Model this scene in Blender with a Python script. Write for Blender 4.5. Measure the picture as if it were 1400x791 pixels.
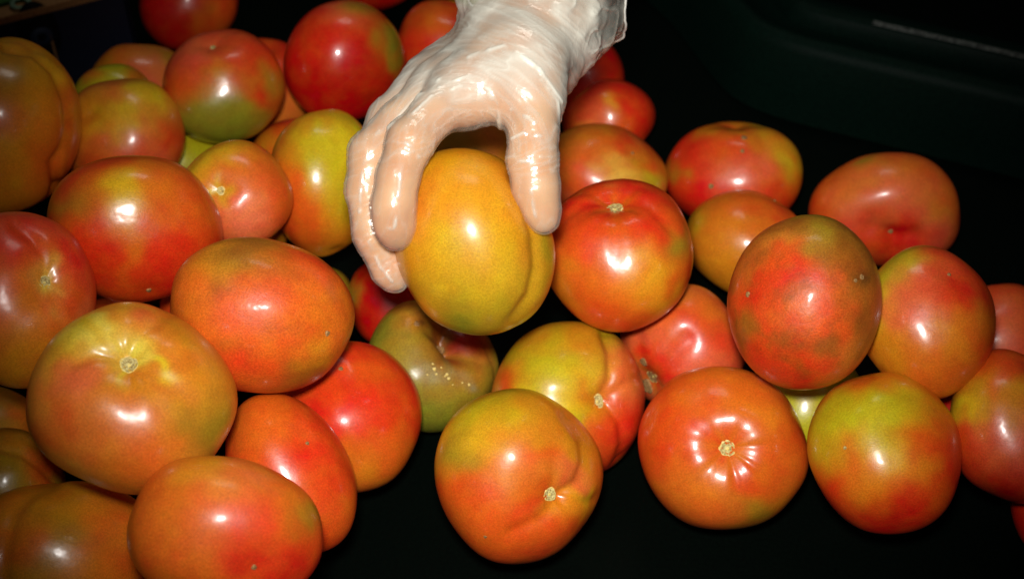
import bpy, math, random
import numpy as np
from mathutils import noise, Vector

for o in list(bpy.data.objects):
    bpy.data.objects.remove(o)
SC = bpy.context.scene
COL = SC.collection
RX, RY = 1400, 791

# ------------------------------------------------------------------ camera
F = 1944.4                                   # focal length in photo pixels (50 mm on 36 mm)
PITCH = math.radians(46)
CAM = np.array([0, -.60, .62])
f = np.array([0, math.cos(PITCH), -math.sin(PITCH)])
r = np.array([1., 0, 0])
u = np.cross(r, f)
cam_d = bpy.data.cameras.new('camera')
cam = bpy.data.objects.new('camera', cam_d)
COL.objects.link(cam)
cam.location = CAM
cam.rotation_euler = (math.radians(90) - PITCH, 0, 0)
cam_d.lens = 50
cam_d.sensor_width = 36
cam_d.clip_start = .01
cam_d.clip_end = 50
cam_d.dof.use_dof = True
cam_d.dof.focus_distance = .645
cam_d.dof.aperture_fstop = 9
SC.camera = cam

# ------------------------------------------------------------------ light
w = bpy.data.worlds.new('World')
SC.world = w
w.use_nodes = True
w.node_tree.nodes['Background'].inputs[0].default_value = (.9, .95, 1, 1)
w.node_tree.nodes['Background'].inputs[1].default_value = .010


def aim(o, d):
    o.rotation_euler = Vector(d).to_track_quat('-Z', 'Y').to_euler()


fl = bpy.data.lights.new('camera_flash', 'SPOT')     # the on-camera flash
fl.energy = 27
fl.color = (1, .97, .93)
fl.shadow_soft_size = .027
fl.spot_size = math.radians(49)
fl.spot_blend = 1
flash = bpy.data.objects.new('camera_flash', fl)
COL.objects.link(flash)
flash.location = CAM + u * .062 + r * -.01
aim(flash, (CAM + f * .68 + r * .012 + u * .005) - np.array(flash.location))

ov = bpy.data.lights.new('ceiling_tube', 'AREA')     # the shop's ceiling lights
ov.shape = 'RECTANGLE'
ov.size, ov.size_y = .40, .20
ov.energy = 1.1
ov.color = (1, .93, .82)
over = bpy.data.objects.new('ceiling_tube', ov)
COL.objects.link(over)
over.location = np.array([.0, -.1, .1]) + np.array([.05, .62, 1.05])
aim(over, np.array([0, -.1, .08]) - np.array(over.location))

SC.view_settings.view_transform = 'Standard'
SC.view_settings.look = 'None'
SC.view_settings.exposure = 0
SC.view_settings.gamma = 1
SC.render.engine = 'CYCLES'
SC.cycles.max_bounces = 8
SC.cycles.transparent_max_bounces = 12
SC.cycles.use_denoising = True
SC.cycles.sample_clamp_indirect = 4


# ------------------------------------------------------------------ helpers
def pt(x, y, t):
    d = f + r * (x - 700) / F + u * (395.5 - y) / F
    return CAM + d / np.linalg.norm(d) * t


def lin(c):
    return tuple(((v / 255) / 12.92 if v / 255 <= .04045 else ((v / 255 + .055) / 1.055) ** 2.4) for v in c)


def tag(o, label=None, cat=None, group=None, kind=None):
    if label: o['label'] = label
    if cat: o['category'] = cat
    if group: o['group'] = group
    if kind: o['kind'] = kind
    return o


def mesh_obj(name, V, Fc, mats, parent=None, loc=None, smooth=True):
    me = bpy.data.meshes.new(name)
    me.from_pydata([tuple(v) for v in V], [], [tuple(int(i) for i in q) for q in Fc])
    me.validate()
    if smooth:
        me.polygons.foreach_set('use_smooth', [True] * len(me.polygons))
    for m in (mats if isinstance(mats, (list, tuple)) else [mats]):
        me.materials.append(m)
    o = bpy.data.objects.new(name, me)
    COL.objects.link(o)
    if loc is not None: o.location = loc
    if parent is not None: o.parent = parent
    return o


def set_col(o, name, arr):
    a = o.data.color_attributes.new(name, 'FLOAT_COLOR', 'POINT')
    c = np.ones((len(o.data.vertices), 4), np.float32)
    arr = np.asarray(arr)
    if arr.ndim == 1: arr = np.stack([arr] * 3, 1)
    c[:, :3] = arr
    a.data.foreach_set('color', c.ravel())


class NT:
    def __init__(s, name):
        s.m = bpy.data.materials.new(name)
        s.m.use_nodes = True
        s.t = s.m.node_tree
        s.b = s.t.nodes['Principled BSDF']
        s.out = s.t.nodes['Material Output']

    def n(s, typ, **kw):
        nd = s.t.nodes.new(typ)
        for k, v in kw.items():
            if k.startswith('i_'):
                key = k[2:]
                key = int(key) if key.isdigit() else key.replace('_', ' ')
                nd.inputs[key].default_value = v
            else:
                setattr(nd, k, v)
        return nd

    def l(s, a, b): s.t.links.new(a, b)

    def ramp(s, src, p0, c0, p1, c1):
        n = s.n('ShaderNodeValToRGB')
        e = n.color_ramp.elements
        e[0].position, e[1].position = p0, p1
        e[0].color = (*c0, 1) if len(c0) == 3 else c0
        e[1].color = (*c1, 1) if len(c1) == 3 else c1
        s.l(src, n.inputs[0])
        return n.outputs[0]


# ------------------------------------------------------------------ materials
def skin_material(name, coat=.42, rough=.31, dots=1.0, bump=.085):
    k = NT(name)
    b = k.b
    tc = k.n('ShaderNodeTexCoord')
    oi = k.n('ShaderNodeObjectInfo')
    add = k.n('ShaderNodeVectorMath', operation='ADD')
    k.l(tc.outputs['Object'], add.inputs[0])
    sc = k.n('ShaderNodeVectorMath', operation='SCALE', i_0=(3.1, 1.7, 2.3))
    k.l(oi.outputs['Random'], sc.inputs['Scale'])
    k.l(sc.outputs[0], add.inputs[1])
    P = add.outputs[0]
    at = k.n('ShaderNodeVertexColor', layer_name='ripeness')
    # tiny pale specks in the skin, denser here and there
    n1 = k.n('ShaderNodeTexNoise', i_Scale=1250, i_Detail=2, i_Roughness=.6)
    k.l(P, n1.inputs['Vector'])
    n2 = k.n('ShaderNodeTexNoise', i_Scale=55, i_Detail=3, i_Roughness=.6)
    k.l(P, n2.inputs['Vector'])
    hs = k.n('ShaderNodeHueSaturation')
    k.l(at.outputs[0], hs.inputs['Color'])
    mr = k.n('ShaderNodeMapRange', i_1=.3, i_2=.7, i_3=1 - .17 * dots, i_4=1 + .20 * dots)
    k.l(n1.outputs[0], mr.inputs[0])
    k.l(mr.outputs[0], hs.inputs['Value'])
    mh = k.n('ShaderNodeMapRange', i_1=.3, i_2=.7, i_3=.494, i_4=.507)
    k.l(n2.outputs[0], mh.inputs[0])
    k.l(mh.outputs[0], hs.inputs['Hue'])
    k.l(hs.outputs[0], b.inputs['Base Color'])
    # uneven gloss
    n3 = k.n('ShaderNodeTexNoise', i_Scale=70, i_Detail=4, i_Roughness=.65)
    k.l(P, n3.inputs['Vector'])
    rr = k.n('ShaderNodeMapRange', i_1=.3, i_2=.7, i_3=rough - .04, i_4=rough + .14)
    n5 = k.n('ShaderNodeTexNoise', i_Scale=26, i_Detail=3, i_Roughness=.6)
    k.l(P, n5.inputs['Vector'])
    mz = k.n('ShaderNodeMath', operation='MULTIPLY_ADD', i_1=.45, i_2=-.1); k.l(n5.outputs[0], mz.inputs[0])
    mo = k.n('ShaderNodeMath', operation='MULTIPLY_ADD', i_1=.22); k.l(oi.outputs['Random'], mo.inputs[0]); k.l(mz.outputs[0], mo.inputs[2])
    mq = k.n('ShaderNodeMath', operation='MULTIPLY_ADD', i_1=.6); k.l(n3.outputs[0], mq.inputs[0]); k.l(mo.outputs[0], mq.inputs[2])
    k.l(mq.outputs[0], rr.inputs[0])
    k.l(rr.outputs[0], b.inputs['Roughness'])
    cr = k.n('ShaderNodeMapRange', i_1=.3, i_2=.7, i_3=.10, i_4=.25)
    k.l(mq.outputs[0], cr.inputs[0])
    k.l(cr.outputs[0], b.inputs['Coat Roughness'])
    b.inputs['Coat Weight'].default_value = coat
    b.inputs['Specular IOR Level'].default_value = .28
    b.inputs['Subsurface Weight'].default_value = .09
    b.inputs['Subsurface Radius'].default_value = (1, .25, .08)
    b.inputs['Subsurface Scale'].default_value = .006
    n4 = k.n('ShaderNodeTexNoise', i_Scale=110, i_Detail=2)
    k.l(P, n4.inputs['Vector'])
    b1 = k.n('ShaderNodeBump', i_Strength=bump * 4, i_Distance=.0006)
    k.l(n4.outputs[0], b1.inputs['Height'])
    b2 = k.n('ShaderNodeBump', i_Strength=bump * 2.4, i_Distance=.00025)
    k.l(n1.outputs[0], b2.inputs['Height'])
    k.l(b1.outputs[0], b2.inputs['Normal'])
    k.l(b2.outputs[0], b.inputs['Normal'])
    k.l(b1.outputs[0], b.inputs['Coat Normal'])
    return k.m


M_SKIN = skin_material('tomato_skin')
M_DULL = skin_material('bruised_tomato_skin', coat=.3, rough=.42, dots=1.3, bump=.16)


def simple(name, col, rough, spec=.5, bump=0, scale=200, c2=None, coat=0):
    k = NT(name)
    k.b.inputs['Base Color'].default_value = (*col, 1)
    k.b.inputs['Roughness'].default_value = rough
    k.b.inputs['Specular IOR Level'].default_value = spec
    k.b.inputs['Coat Weight'].default_value = coat
    tc = k.n('ShaderNodeTexCoord')
    n1 = k.n('ShaderNodeTexNoise', i_Scale=scale, i_Detail=5, i_Roughness=.6)
    k.l(tc.outputs['Object'], n1.inputs['Vector'])
    if c2: k.l(k.ramp(n1.outputs[0], .35, col, .65, c2), k.b.inputs['Base Color'])
    if bump:
        bn = k.n('ShaderNodeBump', i_Strength=bump, i_Distance=.0006)
        k.l(n1.outputs[0], bn.inputs['Height'])
        k.l(bn.outputs[0], k.b.inputs['Normal'])
    return k.m


M_CORK = simple('stem_scar_cork', lin((224, 208, 140)), .85, .2, .9, 1100, lin((138, 108, 52)))
M_CORK_D = simple('brown_scar_cork', lin((176, 136, 84)), .8, .2, .8, 1200, lin((104, 66, 34)))
M_PALE = simple('pale_scar_rim_and_glint', lin((240, 222, 150)), .6, .3, .3, 700, lin((214, 182, 76)))  # scar rims, and the glints painted on the green misshapen tomato
M_BIN = simple('dark_green_plastic', (.0005, .0015, .0009), .55, .04, .3, 500, (.0008, .0024, .0014))
M_BIN_WALL = simple('green_plastic_wall', (.0010, .0056, .0036), .5, .04, .3, 420, (.0018, .0085, .0055))
M_EDGE = simple('worn_edge_highlight', (.006, .008, .007), .55, .2, .5, 420, (.085, .095, .085))  # pale tone paints the highlight along the worn rim

# ------------------------------------------------------------------ tomatoes
R_ = lin((206, 42, 16)); RD = lin((168, 16, 8)); OR = lin((208, 70, 20)); O = lin((208, 98, 24)); A = lin((198, 124, 22))
P_ = lin((212, 90, 50)); Y = lin((206, 174, 26)); YG = lin((172, 162, 22)); G = lin((122, 122, 28)); GD = lin((84, 84, 12))
GO = lin((202, 138, 18)); PY = lin((222, 192, 70)); B_ = lin((150, 84, 22)); BD = lin((105, 62, 20)); PK = lin((224, 116, 74))
OA = lin((204, 110, 36)); OL = lin((150, 120, 26))

PLACE = {1:(0,173,112,122,0.8403), 2:(168,186,86,79,0.8772), 3:(184,313,121,101,0.7282), 4:(22,410,110,121,0.6927),
5:(180,544,145,132,0.6264), 6:(357,432,127,106,0.6648), 7:(309,728,134,104,0.6016), 8:(68,768,146,111,0.6977),
9:(0,668,92,84,0.7516), 10:(-20,599,82,73,0.8011), 11:(396,647,83,117,0.6744), 12:(478,569,100,105,0.7285),
13:(442,250,76,101,0.8043), 14:(321,265,80,74,0.7657), 15:(306,118,84,78,0.8942), 16:(470,84,83,84,0.9046),
17:(258,4,68,65,1.0588), 18:(192,123,74,63,0.9870), 19:(156,149,60,62,0.9340), 20:(604,60,64,61,0.9991),
21:(568,150,69,66,0.9421), 22:(515,-45,65,60,1.0774), 23:(665,-35,53,59,1.0710), 24:(366,124,64,72,0.9681),
25:(412,222,72,61,0.9117), 26:(826,238,88,69,0.8766), 27:(832,164,63,57,0.9258), 28:(795,110,59,59,0.9700),
29:(846,349,102,105,0.7440), 30:(1003,240,95,74,0.8925), 31:(1020,333,84,73,0.8397), 32:(1209,286,104,78,0.8860),
33:(1100,413,106,120,0.6918), 34:(1267,440,95,105,0.7315), 35:(1372,470,75,83,0.8370), 36:(1382,582,85,106,0.7413),
37:(1209,619,106,111,0.7132), 38:(989,612,117,112,0.7282), 39:(710,650,115,120,0.6908), 40:(776,545,106,106,0.7539),
41:(933,476,86,88,0.7897), 42:(592,500,90,91,0.7759), 43:(535,409,58,64,0.8138), 44:(434,419,53,58,0.8294),
45:(1449,686,68,90,0.7795), 46:(1102,553,82,82,0.7785), 47:(1288,572,83,78,0.7914), 48:(648,330,110,129,0.6604),
49:(642,218,90,71,0.8766), 50:(250,224,69,63,0.9251), }
BURIED = [(-0.128, -0.287, 0.033),
 (-0.148, -0.2, 0.033),
 (-0.057, -0.29, 0.033),
 (-0.303, -0.051, 0.033),
 (-0.224, -0.009, 0.034),
 (0.065, -0.011, 0.034),
 (-0.22, -0.086, 0.034),
 (-0.313, 0.114, 0.035),
 (-0.33, 0.016, 0.036),
 (-0.158, -0.067, 0.048),
 (-0.163, 0.005, 0.056),
 (-0.19, -0.147, 0.058),
 (-0.095, -0.324, 0.078),
 (-0.168, -0.308, 0.083),
 (-0.29, -0.152, 0.086)]

# id: (rotation, calyx end (x, y) or blossom end (x, y, 'b'), ribs, rib strength, base colour, patches (x, y, radius, colour[, stretch, angle]), creases, label)
D = {
1: (0, (-60, 60), 5, .05, lin((224, 146, 28)), [(20,110,35,OL), (70,120,36,GO), (30,200,35,GO), (85,180,30,O), (80,225,34,OR), (40,265,45,O), (10,270,40,A), (10,160,40,O), (100,130,26,O)],
    [([(8,60),(48,66),(78,92),(96,135),(98,175),(90,205),(76,225),(80,255),(72,290)], 7, .10)],
    'golden orange lobed tomato with a deep side fold, at the upper left corner'),
2: (0, (120, 150), 5, .02, OA, [(140,165,26,Y), (185,165,24,Y), (205,125,30,Y), (110,160,30,A), (200,230,50,P_), (150,240,50,OR), (240,190,28,OR)], [],
    'dull orange tomato behind the bright shiny one, beside the golden lobed tomato'),
3: (4, (203, 398, 'b'), 4, .02, OR, [(175,262,34,Y,.8,0), (172,330,30,Y,1.6,90), (95,290,35,OL), (240,250,40,O), (270,310,35,O), (130,350,50,R_), (220,370,60,R_), (275,345,35,R_), (90,330,35,OR)], [],
    'large red orange tomato with a yellow streak, above the brown stained tomato'),
4: (0, (67, 383), 5, .06, P_, [(100,350,50,R_), (20,330,50,R_), (30,395,40,O), (40,450,60,O), (60,490,55,A), (20,510,60,A), (110,410,25,OR), (66,384,20,PY)],
    [([(66,380),(60,350),(45,325),(20,305)], 9, .05)],
    'pinkish red tomato with a round stem scar, cut by the left edge'),
5: (0, (174, 486), 6, .075, lin((216, 134, 44)), [(110,455,50,Y,.6,-20), (150,430,45,Y), (190,440,25,P_), (230,470,60,O), (90,540,45,O), (75,600,45,OR), (150,590,80,OA), (200,520,50,O), (250,560,60,A), (290,590,45,OL), (270,440,45,A), (300,500,40,A), (185,640,60,O), (100,520,30,P_), (160,510,30,A), (130,470,44,PY,.28,20), (150,450,34,PY,.3,50), (172,520,24,Y,.4,90), (215,500,26,Y,.3,20), (174,486,27,PY)],
    [([(174,486),(130,485),(95,495)], 9, .045), ([(176,480),(195,450),(235,425)], 9, .045)],
    'largest orange tomato with a pale corky stem scar, lower left of the heap'),
6: (10, (447, 455, 'b'), 4, .02, O, [(300,380,40,A), (335,350,40,OL), (300,405,26,BD,.7,70), (325,385,18,B_), (385,372,20,B_), (400,355,30,B_), (420,360,40,OR), (350,430,60,OR), (290,460,60,O), (415,515,32,lin((84,46,16)),.5,-20), (390,520,30,B_,.5,-15), (450,410,35,O), (330,500,55,OR), (345,335,22,B_), (440,490,30,A)], [],
    'orange tomato with brown smudges on its skin, left of the gloved hand'),
7: (12, (347, 782, 'b'), 4, .02, OR, [(300,650,45,Y,.7,10), (250,640,40,A), (330,640,40,A), (220,690,60,O), (330,700,60,P_), (400,680,50,O), (425,700,24,OL), (350,770,70,R_), (250,760,60,O), (200,740,40,O)], [],
    'orange red tomato with a dark blossom point, nearest the bottom edge at left'),
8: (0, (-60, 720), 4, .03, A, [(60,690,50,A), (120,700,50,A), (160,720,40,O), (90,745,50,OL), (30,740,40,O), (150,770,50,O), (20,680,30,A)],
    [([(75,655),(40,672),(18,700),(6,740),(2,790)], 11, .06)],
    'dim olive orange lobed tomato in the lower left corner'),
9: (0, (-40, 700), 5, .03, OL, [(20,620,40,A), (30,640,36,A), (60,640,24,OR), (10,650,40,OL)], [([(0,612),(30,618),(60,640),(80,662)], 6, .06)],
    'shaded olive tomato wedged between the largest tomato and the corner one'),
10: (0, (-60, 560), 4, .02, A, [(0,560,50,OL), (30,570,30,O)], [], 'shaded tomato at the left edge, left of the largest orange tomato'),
11: (-26, (424, 597, 'b'), 4, .015, OR, [(424,597,40,R_), (370,560,50,O), (350,600,50,OR), (440,650,50,R_), (460,690,40,O), (400,700,50,OR), (330,590,40,O), (470,620,30,OR)], [],
    'red orange tomato with a small star at its blossom end, below the stained tomato'),
12: (-20, (460, 505, 'b'), 4, .015, R_, [(470,560,90,R_), (520,500,40,OR), (560,560,35,OR), (505,650,40,A), (480,655,40,O), (560,620,26,O), (430,530,40,OR)], [],
    'smooth bright red tomato right of the red orange one with the star'),
13: (0, (420, 130), 5, .02, Y, [(390,215,45,OR), (385,200,30,O), (440,170,40,O,.6,-20), (430,205,35,YG), (455,240,45,YG), (460,290,45,Y), (390,260,30,O), (395,300,50,OR), (430,320,60,OR), (480,190,40,Y), (470,320,40,A), (480,270,30,YG)], [],
    'yellow green tomato with orange shoulders, touching the left side of the glove'),
14: (0, (296, 257), 5, .035, O, [(290,215,35,Y,.7,-20), (255,215,30,Y), (310,210,20,Y), (340,260,60,O), (330,310,60,P_), (380,280,40,OR), (300,262,14,Y), (340,290,30,PK)], [],
    'light orange tomato with a yellow top, right of the bright shiny one'),
15: (0, (290, 57), 5, .02, OR, [(300,70,50,P_), (340,100,45,R_), (270,100,50,R_), (250,140,40,OR), (310,170,50,OL), (330,180,50,G), (350,160,36,OL), (280,165,30,OL), (378,110,20,OL), (360,130,20,R_), (305,115,24,A), (265,70,30,P_), (250,180,30,G), (300,195,50,G)], [],
    'tomato with a red top and an olive green underside, at the upper left'),
16: (0, (390, -20), 4, .012, R_, [(470,90,100,RD), (460,40,40,R_), (470,10,30,P_), (535,60,26,OL), (548,85,16,OL), (500,0,26,OL), (430,60,40,R_), (545,50,14,G)], [],
    'deep red round tomato with a greenish right side, left of the glove'),
17: (0, (230, -60), 4, .02, R_, [(280,20,26,A), (300,40,24,O), (240,30,50,RD), (310,20,20,OR)], [],
    'out of focus dark red tomato at the top edge, behind the red and olive one'),
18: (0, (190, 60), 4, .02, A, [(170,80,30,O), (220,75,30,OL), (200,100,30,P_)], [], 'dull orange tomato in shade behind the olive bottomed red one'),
19: (0, (150, 190), 4, .02, YG, [(150,100,30,YG), (120,100,15,O), (185,105,15,O)], [], 'yellow green tomato peeping out behind the dull orange one'),
20: (0, (568, 30, 'b'), 4, .02, OR, [(600,50,60,OR), (570,60,30,R_), (600,20,30,O), (630,30,20,R_)], [],
    'orange red tomato at the top edge, just left of the glove cuff'),
21: (0, (560, 240), 4, .02, R_, [(530,130,40,R_), (560,110,40,RD)], [], 'dark red tomato half hidden behind the knuckles of the glove'),
22: (0, (500, -90), 4, .02, R_, [(520,0,40,RD)], [], 'sliver of a red tomato at the top edge behind the deep red one'),
23: (0, (650, -90), 4, .02, YG, [(640,10,30,YG)], [], 'yellow green tomato at the top edge behind the glove cuff'),
24: (0, (366, 60), 4, .02, OR, [(388,80,24,R_), (400,155,30,OA)], [], 'shaded red tomato between the olive bottomed one and the deep red one'),
25: (0, (400, 290), 4, .02, OR, [(355,200,30,O), (360,190,14,A)], [], 'strip of an orange tomato behind the yellow green one beside the glove'),
26: (16, (870, 203, 'b'), 4, .025, P_, [(790,200,40,A), (830,190,40,A), (880,225,36,A), (890,245,24,YG), (800,240,50,OR), (840,230,24,PY), (900,215,20,OR), (780,215,26,O), (850,200,30,OR)], [],
    'pink and amber tomato behind the ribbed red one, right of the thumb'),
27: (10, (790, 120), 4, .02, R_, [(848,165,15,Y,1.8,75), (840,145,12,Y), (820,180,40,P_), (870,150,24,R_), (800,190,22,A), (860,190,40,OR), (880,175,20,R_)], [],
    'red tomato with a yellow stripe, below the right side of the cuff'),
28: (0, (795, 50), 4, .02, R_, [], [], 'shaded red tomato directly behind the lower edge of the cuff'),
29: (0, (839, 267), 6, .085, OR, [(839,267,16,PY), (800,300,60,R_), (870,290,50,R_), (900,340,40,OR), (840,330,60,R_), (800,380,50,O), (890,400,40,Y,1.5,60), (870,425,45,O), (770,400,36,A), (830,420,50,O), (925,340,22,OL), (770,320,40,OR), (930,380,20,OR), (820,450,50,OR)],
    [([(838,272),(800,277),(770,296),(757,320)], 7, .035), ([(848,272),(890,282),(920,315)], 7, .035)],
    'ribbed bright red orange tomato directly right of the thumb'),
30: (0, (1003, 168), 4, .03, R_, [(990,170,40,Y,.4,0), (1030,172,30,YG,.4,0), (1070,225,30,Y,1.6,60), (1078,235,14,YG,1.6,65), (1050,215,22,A), (960,220,40,R_), (1010,250,50,P_), (920,235,16,OL), (1000,200,40,OR), (1035,235,20,P_), (940,280,40,R_), (1080,270,30,R_)],
    [([(1040,170),(1045,200),(1040,225)], 11, .03)],
    'red tomato with yellow green patches, at the back right of the thumb'),
31: (14, (1064, 272, 'b'), 4, .02, O, [(955,300,28,YG), (985,270,24,A), (960,350,30,A), (1050,275,50,OR), (1000,310,50,O), (1010,360,50,A), (980,380,30,A)], [],
    'long orange tomato leaning against the back of the scuffed dark one'),
32: (0, (1222, 326, 'b'), 4, .02, OR, [(1140,270,40,O), (1200,240,50,OA), (1260,270,40,OA), (1290,290,22,A), (1190,217,20,OL,.5,-20), (1170,300,40,P_), (1280,320,40,P_), (1230,270,30,P_), (1215,318,50,R_,.5,0), (1222,330,26,R_)],
    [([(1190,312),(1212,322),(1226,330),(1258,324)], 15, .12), ([(1224,326),(1224,345)], 14, .10)],
    'orange tomato with a red dent in front, farthest back on the right'),
33: (0, (1018, 402, 'b'), 4, .012, lin((196, 88, 28)), [(1100,330,90,B_), (1060,330,30,OA), (1120,310,40,OL), (1170,350,40,B_), (1180,390,26,B_), (1020,410,30,R_), (1100,375,40,R_,.4,20), (1060,380,30,R_), (1070,450,26,B_), (1100,460,60,O), (1150,470,40,OA), (1140,420,30,OR), (1050,480,50,R_), (1100,520,50,R_), (1185,440,30,B_), (1180,380,10,BD), (1172,383,8,BD), (1130,440,30,OR), (1070,350,18,OR), (1010,450,20,B_)], [],
    'scuffed dark orange tomato with brown mottling, on top of the right group'),
34: (0, (1300, 372, 'b'), 4, .015, OR, [(1225,365,34,YG), (1215,400,40,YG,1.6,100), (1200,440,30,Y), (1280,400,50,P_), (1320,400,40,R_), (1270,480,40,A), (1310,460,40,A), (1250,500,40,A), (1270,520,60,O), (1335,450,30,O), (1345,480,20,R_), (1240,430,30,P_), (1210,490,30,A)], [],
    'red and yellow green tomato right of the scuffed dark one'),
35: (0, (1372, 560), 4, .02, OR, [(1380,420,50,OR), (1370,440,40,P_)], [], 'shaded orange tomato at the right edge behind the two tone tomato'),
36: (0, (1420, 500), 4, .02, OR, [(1345,545,34,YG), (1380,550,36,YG), (1365,520,30,O), (1380,500,30,OR), (1360,600,50,P_), (1350,640,50,R_), (1400,620,50,P_), (1375,670,40,RD), (1320,560,20,Y), (1312,600,20,OR), (1395,560,30,A)], [],
    'half green half pink red tomato cut by the right edge'),
37: (0, (1130, 780), 4, .015, OR, [(1160,520,50,OR), (1205,525,30,R_), (1180,650,50,O), (1200,675,46,OL), (1140,580,46,YG), (1130,620,42,YG), (1225,560,44,YG), (1215,590,50,YG), (1180,580,44,YG), (1245,600,40,YG), (1225,645,52,Y), (1190,650,40,Y), (1140,600,30,YG), (1280,600,40,R_), (1290,650,30,R_), (1200,715,70,R_), (1130,680,40,R_), (1250,700,40,R_), (1170,630,30,O)], [],
    'red tomato with a large yellow green blotch, front row at right'),
38: (0, (999, 610), 7, .075, OR, [(999,610,19,Y), (1035,560,18,Y,1.8,60), (1045,580,16,Y), (975,640,20,Y,.6,-50), (940,570,50,OR), (920,620,50,R_), (960,520,60,O), (1000,580,30,R_), (1060,620,50,OR), (1060,540,50,O), (1010,540,50,O), (940,670,60,O), (1000,670,60,OA), (1050,690,40,A), (1030,700,30,OL), (1080,640,30,O), (1030,650,30,OR), (960,700,50,O), (970,610,24,OR)], [],
    'red orange tomato with its stem scar facing out, front row centre right'),
39: (-8, (765, 680), 5, .05, O, [(765,680,17,PY), (640,580,60,YG), (700,550,60,YG,.6,0), (660,620,50,Y), (720,600,50,A), (740,580,40,A), (630,660,40,OR), (660,665,35,R_), (700,640,30,O), (750,625,26,R_), (710,660,40,OA), (680,710,60,O), (740,730,50,O), (700,750,60,OR), (785,650,26,P_), (795,690,20,Y), (780,700,20,Y), (800,620,26,A), (770,720,40,OR), (620,620,30,OL), (780,600,30,A), (725,700,40,OR,.5,-35)],
    [([(775,565),(800,600),(803,630),(792,658),(768,676)], 9, .065), ([(765,684),(735,712),(695,730)], 9, .045), ([(770,680),(800,688),(822,680)], 7, .03)],
    'orange and yellow green tomato with a creased right side, front row centre'),
40: (0, (825, 547), 5, .05, YG, [(825,548,16,PY), (700,500,30,O), (690,520,26,OR), (690,540,20,R_), (740,470,50,YG), (770,500,50,YG), (730,450,30,A), (800,490,40,YG), (810,470,24,YG), (830,510,20,Y), (855,500,40,P_), (865,540,40,P_), (850,600,50,P_), (840,580,30,OR), (860,570,30,R_), (845,620,30,R_), (795,450,36,A), (812,565,30,R_), (870,500,20,O), (835,640,40,R_), (770,545,40,Y)],
    [([(828,452),(838,480),(838,515),(826,540)], 8, .085), ([(832,545),(860,520),(880,515)], 7, .04), ([(832,552),(852,580),(855,610),(843,645)], 8, .07)],
    'yellow green tomato with deep pink red lobes, behind the front row centre'),
41: (0, (883, 528), 5, .04, P_, [(940,440,40,R_), (930,410,40,OA), (960,460,36,R_), (990,470,36,R_), (900,440,40,OR), (900,470,30,O), (895,500,24,O), (940,500,40,P_), (910,510,26,R_), (880,460,20,P_), (885,490,14,R_), (970,420,30,O), (985,500,30,P_)],
    [([(885,525),(905,505),(925,480),(940,465)], 13, .05), ([(870,450),(874,490),(880,520)], 9, .05)],
    'pinkish red tomato wedged under the ribbed one with brown corky scars'),
42: (0, (618, 455), 3, .05, G, [(530,425,40,OL), (560,440,30,O), (590,470,26,OR,.6,30), (540,470,40,OL), (590,520,60,G), (570,560,60,G), (610,570,50,G), (640,510,40,OL), (650,480,40,OA), (620,440,24,B_), (560,480,40,OL), (620,470,30,BD), (655,525,30,OL), (640,460,26,RD), (515,450,20,G), (570,430,8,BD), (600,508,20,lin((150,140,100)),.6,20), (636,524,14,lin((150,138,100)),.6,20), (605,535,30,OL)],  # two pale tan patches lie under the painted glints
    [([(612,438),(622,456),(632,474)], 19, .5), ([(585,440),(600,452),(612,462)], 12, .16), ([(640,480),(665,492)], 12, .14)],
    'misshapen green tomato with a dark hollow, directly below the held tomato'),
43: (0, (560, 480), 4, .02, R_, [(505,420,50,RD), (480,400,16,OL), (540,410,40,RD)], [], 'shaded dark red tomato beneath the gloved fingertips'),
44: (0, (440, 350), 4, .02, OL, [(490,420,24,OL)], [], 'strip of an olive tomato behind the brown smudged one'),
45: (0, (1470, 620), 4, .02, R_, [], [], 'edge of a dark red tomato at the lower right edge'),
46: (0, (1102, 640), 4, .02, YG, [(1100,560,40,YG)], [], 'pale yellow green tomato glimpsed between the two front right tomatoes'),
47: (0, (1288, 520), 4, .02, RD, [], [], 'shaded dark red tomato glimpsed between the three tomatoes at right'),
48: (-4, (745, 250), 4, .02, GO, [(640,230,60,GO), (600,215,50,GO), (575,265,30,A), (585,290,24,OA), (560,300,30,A), (640,280,50,GO), (690,300,40,GO), (700,270,30,A), (630,340,50,GO), (680,350,40,GO), (600,370,60,lin((188,146,26))), (660,410,50,lin((188,146,26))), (620,425,50,lin((160,132,24))), (640,452,36,G), (700,425,36,lin((160,132,24))), (740,370,26,lin((188,146,26))), (725,350,40,A), (560,360,40,GO), (700,240,30,A), (745,330,20,lin((160,132,24))), (700,380,50,lin((188,146,26))), (575,400,40,lin((188,146,26)))],
    [([(700,235),(718,278),(731,320),(735,365),(726,405),(700,440)], 7, .055)],
    'golden yellow tomato held up in the gloved hand'),
49: (0, (650, 290), 4, .02, GO, [(640,180,60,A), (620,190,40,OL), (670,185,30,OA)], [], 'amber tomato seen through the grip, behind the held golden one'),
50: (0, (249, 290), 4, .02, YG, [(257,197,30,YG)], [], 'green chink of a tomato between four tomatoes at the upper left'),
}
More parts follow.
